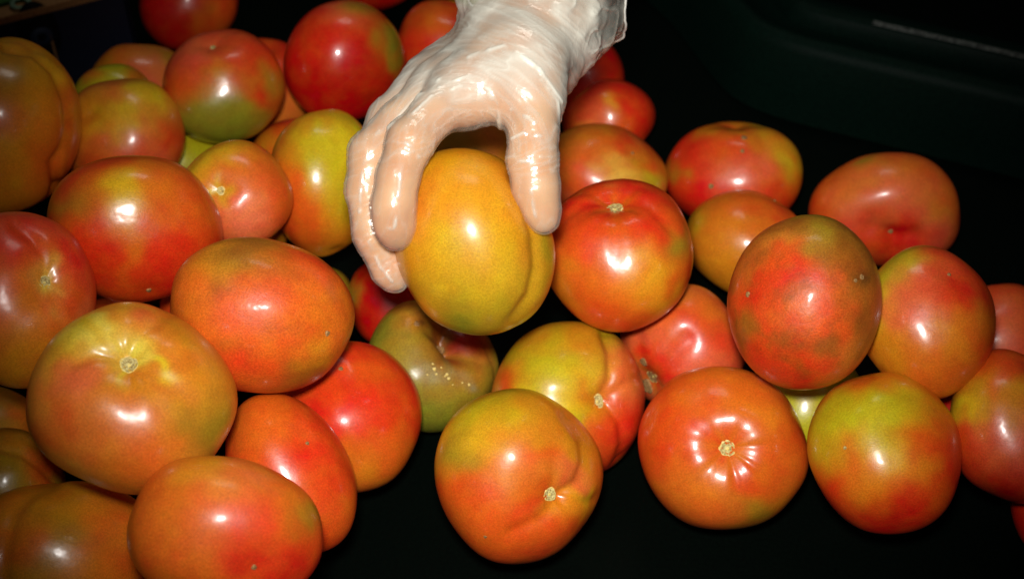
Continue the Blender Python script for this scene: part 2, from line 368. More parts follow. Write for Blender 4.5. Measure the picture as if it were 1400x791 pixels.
# outline: (angle in the picture, counter-clockwise from the right; radius factor)
OUTLINE = {
32: [(0, 1.0), (35, 1.02), (70, 1.03), (100, 1.0), (130, .90), (155, .88), (180, 1.0), (215, 1.02), (270, .97), (320, 1.08)],
5: [(0, 1.0), (45, .99), (90, .97), (135, .99), (180, 1.0), (225, .97), (270, 1.0), (315, .98)],
6: [(0, 1.0), (45, 1.0), (90, .98), (135, 1.02), (180, 1.0), (225, 1.03), (270, .96), (315, 1.02)],
29: [(0, 1.0), (45, 1.05), (90, .95), (135, 1.06), (180, 1.0), (225, .98), (270, 1.0), (315, .99)],
26: [(0, .95), (30, .94), (60, .98), (90, 1.0), (130, 1.06), (180, 1.02), (270, 1.0)],
30: [(0, 1.0), (45, .99), (90, .97), (120, 1.02), (150, 1.03), (180, 1.0), (270, 1.0)],
48: [(0, 1.03), (30, 1.03), (55, 1.04), (72, 1.05), (92, 1.0), (112, 1.07), (135, 1.08), (160, 1.03), (200, 1.03), (235, 1.04), (270, .98), (310, 1.02)],
7: [(0, 1.0), (45, .98), (90, 1.0), (135, 1.0), (180, 1.0)],
3: [(0, 1.0), (45, .99), (90, 1.0), (135, .99), (180, 1.0), (225, .98), (270, 1.0), (315, 1.0)],
37: [(0, 1.0), (45, .97), (90, 1.0), (135, 1.0), (180, 1.0), (225, .96), (270, 1.0), (315, 1.0)],
39: [(0, 1.0), (45, .98), (90, .98), (135, 1.02), (180, 1.0), (225, .99), (270, 1.0), (315, .98)],
42: [(0, 1.0), (60, .9), (90, .93), (130, 1.02), (180, 1.0), (270, 1.0)],
}
SMALLMESH = {10, 18, 19, 20, 21, 22, 23, 24, 25, 28, 35, 43, 44, 45, 46, 47, 49, 50}


def view_basis(C):
    """right, up and towards-the-viewer at a point of the heap"""
    n = CAM - C
    n /= np.linalg.norm(n)
    rr = np.cross(u, n); rr /= np.linalg.norm(rr)
    return rr, np.cross(n, rr), n


def proj(P):
    d = P - CAM
    wz = d @ f
    return 700 + F * (d @ r) / wz, 395.5 - F * (d @ u) / wz


def fbm(P, octs=3, seed=0.):
    out = np.empty(len(P))
    for i, p in enumerate(P):
        out[i] = noise.fractal(Vector((p[0] + seed, p[1] - seed, p[2] + 2 * seed)), .8, 2.0, octs)
    return out


def sphere_dirs(nphi, nth):
    """unit vectors round +z, denser near the stem end; returns dirs, theta, phi, faces"""
    q = (np.arange(nth + 1) / nth)
    th = math.pi * (q ** 1.25 * .55 + q * .45)
    ph = np.arange(nphi) / nphi * 2 * math.pi
    V = [(0, 0, 1)]; TH = [0]; PH = [0]
    for i in range(1, nth):
        V += list(zip(math.sin(th[i]) * np.cos(ph), math.sin(th[i]) * np.sin(ph), [math.cos(th[i])] * nphi))
        TH += [th[i]] * nphi; PH += list(ph)
    V.append((0, 0, -1)); TH.append(math.pi); PH.append(0)
    Fc = []
    for j in range(nphi):
        Fc.append((0, 1 + j, 1 + (j + 1) % nphi))
    for i in range(nth - 2):
        a = 1 + i * nphi; b = a + nphi
        for j in range(nphi):
            k = (j + 1) % nphi
            Fc.append((a + j, b + j, b + k, a + k))
    a = 1 + (nth - 2) * nphi; last = len(V) - 1
    for j in range(nphi):
        Fc.append((a + j, last, a + (j + 1) % nphi))
    return np.array(V, float), np.array(TH), np.array(PH), Fc


def seg_dist(X, Yv, pts):
    best = np.full(len(X), 1e9)
    for (x0, y0), (x1, y1) in zip(pts[:-1], pts[1:]):
        dx, dy = x1 - x0, y1 - y0
        h = np.clip(((X - x0) * dx + (Yv - y0) * dy) / (dx * dx + dy * dy + 1e-9), 0, 1)
        best = np.minimum(best, np.hypot(X - x0 - h * dx, Yv - y0 - h * dy))
    return best


def disc_part(name, C, n, rad, mat, parent, seed, lift=.0003, dome=.1, rim=None):
    """a small corky scar: bumpy disc with a raised ragged rim"""
    rnd = random.Random(seed)
    n = n / np.linalg.norm(n)
    a = np.cross(n, [0, 0, 1.] if abs(n[2]) < .9 else [1., 0, 0]); a /= np.linalg.norm(a)
    b = np.cross(n, a)
    V = [n * (lift + rad * dome)]
    rings, seg = 6, 22
    for i in range(1, rings + 1):
        q = i / rings
        for j in range(seg):
            an = 2 * math.pi * j / seg
            rr = rad * q * (1 + .10 * math.sin(3 * an + seed) * q + .08 * rnd.uniform(-1, 1) * q)
            h = lift + rad * (dome * (1 - q) + .16 * math.exp(-((q - .72) / .14) ** 2) - .32 * max(0, q - .85) / .15 + .07 * rnd.uniform(-1, 1) * (q < .99))
            V.append(a * rr * math.cos(an) + b * rr * math.sin(an) + n * h)
    Fc = [(0, 1 + j, 1 + (j + 1) % seg) for j in range(seg)]
    for i in range(rings - 1):
        s0 = 1 + i * seg; s1 = s0 + seg
        for j in range(seg):
            Fc.append((s0 + j, s1 + j, s1 + (j + 1) % seg, s0 + (j + 1) % seg))
    o = mesh_obj(name, V, Fc, [mat] + ([rim] if rim else []), parent, C)
    if rim:
        for p in o.data.polygons:
            if p.index >= seg + (rings - 3) * seg or p.index < seg: p.material_index = 1
    return o


def make_tomato(key, cx, cy, a, b, t, rot, end, ribs, ribamp, base, patches, creases, label, group=None, C=None, small=False, flat=.90):
    rnd = random.Random(key * 7 + 1)
    fit = C is None
    if C is None: C = pt(cx, cy, t)
    dist = np.linalg.norm(C - CAM)
    rr, uu, nn = view_basis(C)
    blossom = len(end) == 3
    dx, dy = (end[0] - cx) / a, -(end[1] - cy) / b
    L = math.hypot(dx, dy)
    if L > 1: dz = -min(.9, L - 1.0); s_ = math.sqrt(1 - dz * dz) / L; dx *= s_; dy *= s_
    else: dz = math.sqrt(max(0, 1 - L * L))
    ax = np.array([dx, dy, dz]); ax /= np.linalg.norm(ax)
    scar_dir = ax.copy()
    if blossom: ax = -ax
    e1 = np.cross(ax, [0, 1, 0] if abs(ax[1]) < .9 else [1, 0, 0]); e1 /= np.linalg.norm(e1)
    e2 = np.cross(ax, e1)
    dirs, TH, PH, Fc = sphere_dirs(*((56, 36) if small else (128, 96)))
    n_ = len(dirs)
    ph0 = rnd.uniform(0, 6.28)
    rad = np.ones(n_)
    # oblate along the stem axis, shoulders full, base slightly tapered
    rad *= 1 - (1 - flat) * np.cos(TH) ** 2
    rad *= 1 + .018 * np.cos(2 * PH + ph0) * np.sin(TH) ** 2 + .012 * np.cos(3 * PH + 2 * ph0) * np.sin(TH) ** 2
    shoulder = np.exp(-((TH - .55) / .55) ** 2)
    rib = np.cos(ribs * PH + ph0 + .5 * np.sin(PH * 2 + ph0))
    wob = ribs * PH + ph0 + .9 * np.sin(PH + ph0 * 3) + .6 * np.sin(PH * 2 + ph0)
    rib = (-np.abs(np.cos(wob / 2)) ** 4 * 1.1 + .3 * rib) * (.65 + .35 * np.sin(PH + ph0 * 5))
    rad *= 1 + ribamp * .42 * rib * shoulder * np.clip(TH / .22, 0, 1)
    rad *= 1 - (.10 + ribamp * .9) * np.exp(-(TH / .34) ** 2) - .02 * np.exp(-(TH / .12) ** 2)
    rad *= 1 - .03 * np.exp(-((math.pi - TH) / .20) ** 2)
    P = (dirs[:, :1] * e1 + dirs[:, 1:2] * e2 + dirs[:, 2:] * ax)
    seed = key * 3.7
    lump = fbm(P * 1.3, 1, seed)
    rad *= 1 + (.03 if key in (33, 16, 48) else .055) * lump
    ct, st0 = math.cos(ph0), math.sin(ph0)
    B1 = np.stack([P[:, 0] * ct - P[:, 1] * st0, P[:, 0] * st0 + P[:, 1] * ct, P[:, 2]], 1)
    pw = 2.0 if key in (33, 16, 48, 12, 13) else 2.14
    rad *= (np.abs(B1) ** pw).sum(1) ** (-1 / pw)
    U = P * rad[:, None]
    # local pixel position on the photo side of the fruit, for folds and colour patches
    cr, sr = math.cos(math.radians(rot)), math.sin(math.radians(rot))

    def shape(U):
        # rotate so the semi-axes a, b lie at angle rot (clockwise in the picture)
        x = U[:, 0] * cr - U[:, 1] * sr
        y = U[:, 0] * sr + U[:, 1] * cr
        return x, y, U[:, 2]
    x, y, z = shape(U)
    sx = 2 / (x.max() - x.min()); sy = 2 / (y.max() - y.min())
    ox = -(x.max() + x.min()) / 2 * sx; oy = -(y.max() + y.min()) / 2 * sy

    def to_view(U):
        x, y, z = shape(U)
        x = (x * sx + ox) * a; y = (y * sy + oy) * b; z = z * math.sqrt(a * b) * .5 * (sx + sy) * .97
        X = x * cr + y * sr
        Yy = -x * sr + y * cr
        if key in OUTLINE:
            A_, R2 = np.array(OUTLINE[key], float).T
            A_ = np.concatenate([A_ - 360, A_, A_ + 360]); R2 = np.tile(R2, 3)
            an = np.degrees(np.arctan2(Yy, X)) % 360
            m = sum(np.interp(an + q, A_, R2) for q in (-14, -7, 0, 7, 14)) / 5
            rho = np.clip((X ** 2 + Yy ** 2) / (a * b), 0, 1)
            m = 1 + (m - 1) * rho
            X, Yy = X * m, Yy * m
        return X, Yy, z

    def place(X, Yy, Z, C):
        # nudge size and centre until the projected outline is as wide and as high as measured
        for _ in range(4 if fit else 1):
            V = (X[:, None] * rr + Yy[:, None] * uu + Z[:, None] * nn) * (dist / F)
            qx, qy = proj(V + C)
            if not fit: break
            lx = (qx - cx) * cr - (cy - qy) * sr; ly = (qx - cx) * sr + (cy - qy) * cr
            fx = 2 * a / (lx.max() - lx.min()); fy = 2 * b / (ly.max() - ly.min())
            mx, my = (lx.max() + lx.min()) / 2, (ly.max() + ly.min()) / 2
            C = C - ((mx * cr + my * sr) * rr + (-mx * sr + my * cr) * uu) * (dist / F)
            x1 = (X * cr - Yy * sr) * fx; y1 = (X * sr + Yy * cr) * fy
            X, Yy, Z = x1 * cr + y1 * sr, -x1 * sr + y1 * cr, Z * math.sqrt(fx * fy)
        return X, Yy, Z, C, V, qx, qy
    X, Yy, Z = to_view(U)
    if creases and not small:
        qx, qy = place(X, Yy, Z, C)[5:]
        for pts, wd, dp in creases:
            dd = seg_dist(qx, qy, pts)
            g = np.exp(-(dd / wd) ** 2) + .45 * np.exp(-(dd / (wd * 2.6)) ** 2)
            g = g * np.clip(Z / (.25 * a) + .4, 0, 1)
            U = U * (1 - dp * .75 * g)[:, None]
        X, Yy, Z = to_view(U)
    k = dist / F
    X, Yy, Z, C, V, px, py = place(X, Yy, Z, C)
    o = mesh_obj('tomato', V, Fc, M_DULL if key in (33, 6, 42) else M_SKIN, None, C)
    # ripeness colours
    N3 = P * 2.2
    w1 = fbm(N3, 2, seed + 11); w2 = fbm(N3 + 5.2, 2, seed + 23)
    qx = px + w1 * a * .22; qy = py + w2 * b * .22
    col = np.tile(np.array(base, float), (n_, 1))
    # behind the visible side: simple low-frequency blend
    w3 = fbm(P * 1.1, 2, seed + 40)
    back = np.clip((-Z / (.5 * a)), 0, 1)
    alt = np.array(YG if sum(base[:1]) > .5 and rnd.random() < .6 else R_)
    col = col + (alt - col) * (back * np.clip(.5 + w3, 0, 1))[:, None]
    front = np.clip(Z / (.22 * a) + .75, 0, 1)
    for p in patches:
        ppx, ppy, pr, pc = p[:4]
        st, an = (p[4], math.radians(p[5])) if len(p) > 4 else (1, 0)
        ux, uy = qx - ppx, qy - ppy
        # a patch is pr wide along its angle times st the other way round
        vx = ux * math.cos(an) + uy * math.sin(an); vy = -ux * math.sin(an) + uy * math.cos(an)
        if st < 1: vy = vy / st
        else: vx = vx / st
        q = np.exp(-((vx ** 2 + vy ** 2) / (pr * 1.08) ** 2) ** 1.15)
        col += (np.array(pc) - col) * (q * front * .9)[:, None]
    fine = fbm(P * 6, 3, seed + 3)
    col *= (1 + .08 * fine)[:, None]
    col[:, 1] *= 1 + .16 * fbm(P * 3.3, 2, seed + 70)
    if key == 33 or key == 6 or key == 42:
        st_ = np.clip(fbm(P * 3.1, 4, seed + 90) * 1.1 + .12, 0, 1) * (.75 if key == 33 else .3)
        col += (np.array(B_) * .8 - col) * st_[:, None]
    if ribamp >= .035 and not small:        # faint pale rays round the stem end
        ray = np.exp(-(TH / .42) ** 2) * (.5 + .5 * np.cos(ribs * PH + ph0))
        col += (np.array(A) - col) * (ray * .35)[:, None]
    set_col(o, 'ripeness', np.clip(col, .001, .9))
    tag(o, label, 'tomato', group or 'tomatoes heaped in the dark bin')
    # scars
    if not small:
        i = int(np.argmax(P @ scar_dir))
        j = np.argsort(-(P @ scar_dir))[:10]
        base_p = V[j].mean(0)
        nv = scar_dir[0] * rr + scar_dir[1] * uu + scar_dir[2] * nn
        return o, base_p, nv, k, blossom, C
    return o, None, None, k, blossom, C


SCAR = {4: 11, 5: 15, 14: 7, 29: 15, 38: 14, 39: 12, 40: 12, 15: 4, 42: 9, 41: 13}
BLOSSOM = {3: 3.6, 6: 4, 7: 3.8, 11: 2.6, 26: 2.2, 32: 3.6, 33: 4, 34: 2.6, 31: 2, 20: 3.6}
tomato_obj = {}
for key, (cx, cy, a, b, t) in PLACE.items():
    rot, end, ribs, ribamp, base, patches, creases, label = D[key]
    o, bp, nv, k, bl, C = make_tomato(key, cx, cy, a, b, t, rot, end, ribs, ribamp, base, patches, creases, label, small=key in SMALLMESH)
    tomato_obj[key] = o
    if bp is None: continue
    if key in SCAR:
        s = disc_part('stem_scar', bp, nv, SCAR[key] * k, M_CORK_D if key in (41, 42) else M_CORK, o, key, lift=.0002, rim=None if key in (42, 15) else M_PALE)
    elif key in BLOSSOM:
        s = disc_part('blossom_scar', bp, nv, BLOSSOM[key] * k, M_CORK_D, o, key, lift=.0003, dome=.4)

for i, c in enumerate(BURIED):
    C = np.array(c)
    d = np.linalg.norm(C - CAM)
    x, y = proj(C[None])
    rp = .0345 * F / d
    make_tomato(100 + i, float(x[0]), float(y[0]), rp, rp * .95, d, 0, (float(x[0]) + 20, float(y[0]) - 30), 4, .02, (OR, A, R_)[i % 3], [], [],
                'tomato buried under the others in the heap', 'buried tomatoes under the heap', C=C, small=True)


def on_tomato(key, x, y):
    """where the ray through photo point (x, y) meets a tomato: its surface spot and normal"""
    o = tomato_obj[key]
    me = o.data
    co = np.empty(len(me.vertices) * 3); me.vertices.foreach_get('co', co); co = co.reshape(-1, 3)
    W = co + np.array(o.location)
    px, py = proj(W)
    nr = np.empty(len(me.vertices) * 3); me.vertices.foreach_get('normal', nr); nr = nr.reshape(-1, 3)
    facing = ((CAM - W) * nr).sum(1) > 0
    dd = np.hypot(px - x, py - y) + np.where(facing, 0, 1e6)
    i = int(np.argmin(dd))
    return co[i], nr[i], np.linalg.norm(W[i] - CAM) / F


# corky scars and specks that sit away from the stem end
for key, x, y, rp, m in ((41, 880, 494, 7, M_CORK_D), (41, 885, 527, 12, M_CORK_D), (42, 569, 441, 4.5, M_CORK_D), (30, 1018, 188, 4.5, M_CORK_D), (30, 971, 254, 4, M_CORK_D),
                         (12, 467, 503, 3.5, M_CORK_D), (37, 1153, 611, 2.5, M_CORK), (33, 1177, 380, 4, M_CORK_D), (33, 1171, 381, 3, M_CORK_D),
                         (39, 663, 733, 2.6, M_CORK_D), (30, 1015, 206, 3, M_CORK_D)):
    p, n, k = on_tomato(key, x, y)
    disc_part('skin_scar', p, n, rp * k, m, tomato_obj[key], int(x), lift=.0001, dome=.22)

# glints on the green misshapen tomato's bumps, painted as pale raised flecks
for (x, y, q) in ((591, 498, 1.5), (594, 505, 2.6), (597, 512, 1.6), (603, 501, 1.3), (612, 511, 2.3), (613, 518, 2.2), (608, 515, 1.2), (584, 513, 1.2),
                  (633, 524, 1.2), (641, 527, 2.0), (619, 526, .9)):
    p, n, k = on_tomato(42, x, y)
    disc_part('glint_fleck', p, n, q * k, M_PALE, tomato_obj[42], int(x * 3), lift=.0001, dome=.4)


# ------------------------------------------------------------------ hand and glove (implicit surfaces meshed by surface nets)
T0 = .652


def hp(x, y, dz):
    return pt(x, y, T0 + dz)


def px2m(p, dz=0): return p * (T0 + dz) / F


class Bone:
    def __init__(s, p, q, ra, rb): s.p, s.q, s.ra, s.rb = np.array(p), np.array(q), ra, rb

    def d(s, X):
        v = s.q - s.p
        h = np.clip(((X - s.p) @ v) / (v @ v), 0, 1)
        return np.linalg.norm(X - s.p - h[..., None] * v, axis=-1) - (s.ra + (s.rb - s.ra) * h)


def chain(pts):
    """pts: (x, y, depth, radius in photo pixels)"""
    J = [(hp(x, y, dz), px2m(rp, dz)) for x, y, dz, rp in pts]
    return [Bone(J[i][0], J[i + 1][0], J[i][1], J[i + 1][1]) for i in range(len(J) - 1)]


def smin(a, b, k):
    h = np.clip(.5 + .5 * (b - a) / k, 0, 1)
    return b + (a - b) * h - k * h * (1 - h)


index = chain([(632, 128, .006, 34), (594, 156, -.008, 29), (560, 194, -.018, 31), (544, 240, -.023, 27.5), (538, 280, -.022, 29), (539, 305, -.019, 28), (541, 318, -.016, 24)])
middle = chain([(607, 128, .022, 36), (547, 166, .012, 28), (508, 210, .006, 30), (500, 260, .004, 26), (511, 320, .006, 27), (533, 370, .010, 23), (540, 381, .011, 18)])
ring = chain([(590, 118, .040, 36), (535, 165, .036, 30), (510, 220, .034, 28), (520, 290, .036, 26), (550, 350, .038, 23)])
little = chain([(600, 112, .058, 32), (565, 165, .060, 26), (550, 230, .060, 23), (575, 300, .056, 20)])
thumb = chain([(722, 90, .010, 44), (727, 140, .000, 40), (729, 180, -.010, 32), (728, 218, -.014, 33), (733, 258, -.016, 31), (741, 290, -.015, 24), (744, 302, -.015, 17)])
palm = chain([(632, 128, .010, 38), (700, 92, .018, 56), (745, 35, .036, 55)]) + \
    chain([(607, 124, .026, 38), (690, 70, .036, 52), (745, 28, .048, 54)]) + \
    chain([(595, 110, .050, 34), (690, 45, .056, 46), (745, 18, .060, 50)]) + \
    chain([(655, 125, .004, 32), (705, 120, .002, 40)])
arm = chain([(742, 30, .046, 52), (780, -40, .075, 55), (825, -120, .11, 68), (870, -200, .15, 80), (930, -320, .21, 90)])
FINGERS = [index, middle, ring, little, thumb]


def hand_sdf(X, grow=0., kf=.0035, kp=.010):
    def grp(B, k):
        d = B[0].d(X)
        for b_ in B[1:]: d = smin(d, b_.d(X), k)
        return d
    dp = grp(palm, .012)
    dp = smin(dp, grp(arm, .01), .014)
    fs = [grp(c, .003) for c in FINGERS]
    d = fs[0]
    for q in fs[1:]: d = smin(d, q, kf * .5)
    return smin(d, dp, kp) - grow


def surface_net(fun, lo, hi, h):
    n = [int(math.ceil((hi[i] - lo[i]) / h)) + 1 for i in range(3)]
    g = [lo[i] + h * np.arange(n[i]) for i in range(3)]
    Vv = np.empty(n, np.float32)
    for i in range(n[0]):
        X = np.stack(np.meshgrid([g[0][i]], g[1], g[2], indexing='ij'), -1)[0]
        Vv[i] = fun(X)
    S = Vv < 0
    cs = np.zeros([k - 1 for k in n], np.int8)
    cor = [(i, j, k) for i in (0, 1) for j in (0, 1) for k in (0, 1)]
    for i, j, k in cor: cs += S[i:n[0] - 1 + i, j:n[1] - 1 + j, k:n[2] - 1 + k]
    act = (cs > 0) & (cs < 8)
    I = np.argwhere(act)
    idx = -np.ones(act.shape, np.int64); idx[act] = np.arange(len(I))
    acc = np.zeros((len(I), 3)); cnt = np.zeros(len(I))
    for a_ in cor:
        for d_ in range(3):
            if a_[d_]: continue
            b_ = list(a_); b_[d_] = 1
            va = Vv[I[:, 0] + a_[0], I[:, 1] + a_[1], I[:, 2] + a_[2]]
            vb = Vv[I[:, 0] + b_[0], I[:, 1] + b_[1], I[:, 2] + b_[2]]
            m = (va < 0) != (vb < 0)
            tt = np.where(m, va / (va - vb + 1e-20), 0)
            p = np.array(a_, float)[None] + 0 * acc
            p[:, d_] += tt
            acc[m] += p[m]; cnt[m] += 1
    Vt = (I + acc / cnt[:, None]) * h + np.array(lo)
    Q = []
    for d_ in range(3):
        o1, o2 = [k for k in range(3) if k != d_]
        sl = [slice(1, n[k] - 1) for k in range(3)]
        s0 = list(sl); s1 = list(sl)
        s0[d_] = slice(0, n[d_] - 1); s1[d_] = slice(1, n[d_])
        A0, A1 = S[tuple(s0)], S[tuple(s1)]
        E_ = np.argwhere(A0 != A1)
        st = np.array([s.start for s in s0])
        E2 = E_ + st
        flip = A0[tuple(E_.T)]

        def cell(a1, a2):
            c = E2.copy(); c[:, o1] -= a1; c[:, o2] -= a2
            return idx[c[:, 0], c[:, 1], c[:, 2]]
        q = np.stack([cell(0, 0), cell(1, 0), cell(1, 1), cell(0, 1)], 1)
        if d_ == 1: flip = ~flip
        q[~flip] = q[~flip][:, ::-1]
        Q.append(q[(q >= 0).all(1)])
    return Vt, np.concatenate(Q)


def normals(V, Q):
    n = np.cross(V[Q[:, 2]] - V[Q[:, 0]], V[Q[:, 3]] - V[Q[:, 1]])
    N = np.zeros_like(V)
    for k in range(4): np.add.at(N, Q[:, k], n)
    return N / (np.linalg.norm(N, axis=1)[:, None] + 1e-12)


def relax(V, Q, it=2, keep=None):
    E_ = np.concatenate([Q[:, [0, 1]], Q[:, [1, 2]], Q[:, [2, 3]], Q[:, [3, 0]]])
    for _ in range(it):
        A_ = np.zeros_like(V); c = np.zeros(len(V))
        np.add.at(A_, E_[:, 0], V[E_[:, 1]]); np.add.at(c, E_[:, 0], 1)
        np.add.at(A_, E_[:, 1], V[E_[:, 0]]); np.add.at(c, E_[:, 1], 1)
        V = V * .4 + .6 * A_ / np.maximum(c, 1)[:, None]
    return V


allb = [b_ for c in FINGERS + [palm] for b_ in c] + arm[:2]
pts_ = np.array([b_.p for b_ in allb] + [b_.q for b_ in allb])
lo = pts_.min(0) - .035; hi = pts_.max(0) + .035
pa = np.array([b_.p for b_ in allb + arm] + [b_.q for b_ in allb + arm])
Vh, Qh = surface_net(lambda X: hand_sdf(X), np.minimum(lo, pa.min(0) - .045), np.maximum(hi, pa.max(0) + .045), .0022)
Vh = relax(Vh, Qh, 2)

# skin of the hand
k = NT('hand_skin')
k.b.inputs['Roughness'].default_value = .5
k.b.inputs['Subsurface Weight'].default_value = .08
k.b.inputs['Subsurface Radius'].default_value = (1, .35, .2)
k.b.inputs['Subsurface Scale'].default_value = .006
tc = k.n('ShaderNodeTexCoord')
n1 = k.n('ShaderNodeTexNoise', i_Scale=45, i_Detail=4)
k.l(tc.outputs['Object'], n1.inputs['Vector'])
k.l(k.ramp(n1.outputs[0], .35, lin((214, 152, 104)), .65, lin((232, 182, 134))), k.b.inputs['Base Color'])
M_HAND = k.m
hand_root = bpy.data.objects.new('person', None)
COL.objects.link(hand_root)
hand_root.location = hp(745, 32, .046)
tag(hand_root, 'right hand in a clear disposable glove reaching down to grip the golden tomato', 'person')
HL = np.array(hand_root.location)
hand_o = mesh_obj('hand', Vh - HL, Qh, M_HAND, hand_root)

# glove: a looser skin over the hand that flares to an open cuff
cuff_a = hp(728, 78, .040); cuff_b = hp(752, 2, .062)
cuff_dir = (cuff_b - cuff_a); cuff_len = np.linalg.norm(cuff_dir); cuff_dir /= cuff_len
cuff = [Bone(cuff_a, cuff_b + cuff_dir * .02, px2m(70, .04), px2m(128, .062)), Bone(hp(692, 74, .034), hp(700, 0, .055), px2m(54, .034), px2m(76, .055))]


def glove_sdf(X):
    d = hand_sdf(X, .0006, .005, .014)
    return smin(d, smin(cuff[0].d(X), cuff[1].d(X), .006), .008)


Vg, Qg = surface_net(glove_sdf, lo, hi + np.array([.0, .02, .02]), .00085)
Vg = relax(Vg, Qg, 1)
Ng = normals(Vg, Qg)
rel = Vg - cuff_a
ax_s = rel @ cuff_dir


def ridged(P, octs=2, seed=0., p=3):
    v = np.empty(len(P))
    for i, q in enumerate(P):
        v[i] = noise.noise(Vector((q[0] + seed, q[1], q[2]))) + (.45 * noise.noise(Vector((q[0] * 2.1 + seed, q[1] * 2.1 + 7, q[2] * 2.1))) if octs > 1 else 0)
    return np.clip(1 - np.abs(v) * 3.2, 0, 1) ** p


gx, gy = proj(Vg)
gd = np.linalg.norm(Vg - CAM, axis=1) - T0
# arcs round the web of the grip on the back of the hand and the index metacarpal
ang = np.arctan2(-(gy - 210), gx - 632); rho = np.hypot(gx - 632, gy - 210)
arc = np.maximum(ridged(np.stack([rho / 17, ang * 1.1, gd * 25], 1), 2, 3.1, 3), .7 * ridged(np.stack([rho / 8, ang * 1.5, gd * 25], 1), 1, 6.1, 2))
w_arc = np.clip((230 - gy) / 50, 0, 1) * np.clip((rho - 25) / 20, 0, 1)
# folds across the fingers and long ones down them
D_idx = np.min([b_.d(Vg) for b_ in index[1:]], axis=0); D_th = np.min([b_.d(Vg) for b_ in thumb[1:]], axis=0); D_mid = np.min([b_.d(Vg) for b_ in middle[1:]], axis=0)
across = ridged(np.stack([gx / 40, (gy + .35 * gx) / 11, gd * 40], 1), 2, 9.4, 2)
along = ridged(np.stack([(gx + .08 * gy) / 15, gy / 75, gd * 60], 1), 1, 5.5, 5)
line = lambda pts, wd: np.exp(-(seg_dist(gx, gy, pts) / wd) ** 2)
pinch = np.zeros(len(Vg))
for pts, wd in (([(549, 226), (545, 262), (541, 300), (538, 318)], 2.4), ([(555, 196), (568, 204), (572, 214)], 3.0), ([(548, 205), (562, 212)], 2.2),
                ([(722, 214), (728, 236), (726, 258), (732, 300)], 2.4), ([(712, 220), (730, 222)], 2.4), ([(532, 312), (545, 318), (541, 326)], 2.0),
                ([(500, 215), (494, 250), (492, 290)], 2.4), ([(505, 330), (520, 365), (536, 384)], 2.4),
                ([(668, 128), (680, 150), (684, 176)], 3.0), ([(640, 108), (668, 122), (684, 150)], 2.6), ([(700, 150), (716, 158), (738, 172)], 2.6),
                ([(640, 78), (690, 62), (735, 92), (768, 140)], 3.0), ([(700, 190), (716, 182), (740, 186)], 2.6), ([(740, 110), (762, 140), (768, 180)], 2.6),
                ([(600, 120), (640, 104), (672, 116)], 2.4), ([(560, 160), (590, 132), (630, 118)], 2.4), ([(530, 175), (570, 132), (615, 98)], 2.4)):
    pinch = np.maximum(pinch, line(pts, wd) * (gd < .05))
wig = np.clip(.6 + 1.6 * fbm(Vg * 140, 2, 4.4), 0, 1)
pinch = pinch * wig
joint = lambda y0, s: np.exp(-((gy - y0) / s) ** 2)
w_f = np.clip((gy - 150) / 50, 0, 1)
fold = arc * w_arc * .9 + w_f * (across * (.10 + .8 * joint(200, 26) * (D_idx < .004) + .8 * joint(218, 26) * (D_th < .004) + .5 * (D_mid < .003)) + along * .45)
crum = ridged(Vg * 85, 2, 1.7, 2)
w_cuff = np.clip((ax_s + .004) / .02, 0, 1)
fold = np.maximum(fold * .8, pinch * 1.7) * (1 - .7 * w_cuff) + crum * w_cuff
broad = fbm(Vg * 60, 2, 8.8)
Vg = Vg + Ng * (fold * .00046 * (1 + 1.6 * w_cuff) + broad * (.0003 + .0035 * w_cuff))[:, None]
# never let the film sink into the skin
hd = np.concatenate([hand_sdf(c) for c in np.array_split(Vg, 8)])
need = np.clip(.0004 - hd, 0, .004)
Vg = Vg + Ng * need[:, None]
hd = hd + need
# open the cuff
keep_v = ax_s < cuff_len + .0025 * np.sin(7 * np.arctan2(*(rel @ np.stack([r, np.cross(cuff_dir, r)], 1)).T)) + .001
keep = keep_v[Qg].all(1)
Qk = Qg[keep]
used = np.unique(Qk); remap = -np.ones(len(Vg), int); remap[used] = np.arange(len(used))
Vk, Qk2 = Vg[used], remap[Qk]

k = NT('clear_vinyl_film')
at = k.n('ShaderNodeVertexColor', layer_name='film')
sep = k.n('ShaderNodeSeparateColor'); k.l(at.outputs[0], sep.inputs[0])
tc = k.n('ShaderNodeTexCoord')
mp = k.n('ShaderNodeMapping', i_Scale=(260, 260, 120), i_Rotation=(.4, .3, .6)); k.l(tc.outputs['Object'], mp.inputs[0])
n1 = k.n('ShaderNodeTexNoise', i_Scale=1, i_Detail=3, i_Distortion=1.2); k.l(mp.outputs[0], n1.inputs['Vector'])
bn = k.n('ShaderNodeBump', i_Strength=.3, i_Distance=.0008); k.l(n1.outputs[0], bn.inputs['Height'])
b = k.b
b.inputs['Base Color'].default_value = (.92, .90, .77, 1)
b.inputs['Roughness'].default_value = .35
b.inputs['Specular IOR Level'].default_value = .4
k.l(bn.outputs[0], b.inputs['Normal'])
tr = k.n('ShaderNodeBsdfTransparent', i_Color=(.97, .965, .94, 1))
lw = k.n('ShaderNodeLayerWeight', i_Blend=.35)
mt = k.n('ShaderNodeMath', operation='MULTIPLY_ADD', i_1=.26); k.l(lw.outputs['Facing'], mt.inputs[0]); k.l(sep.outputs[0], mt.inputs[2])
mt.use_clamp = True
mx = k.n('ShaderNodeMixShader')
k.l(mt.outputs[0], mx.inputs[0]); k.l(tr.outputs[0], mx.inputs[1]); k.l(b.outputs[0], mx.inputs[2])
gl = k.n('ShaderNodeBsdfGlossy', i_Roughness=.2)
k.l(bn.outputs[0], gl.inputs['Normal'])
pw = k.n('ShaderNodeMath', operation='POWER', i_1=4.0); k.l(lw.outputs['Facing'], pw.inputs[0])
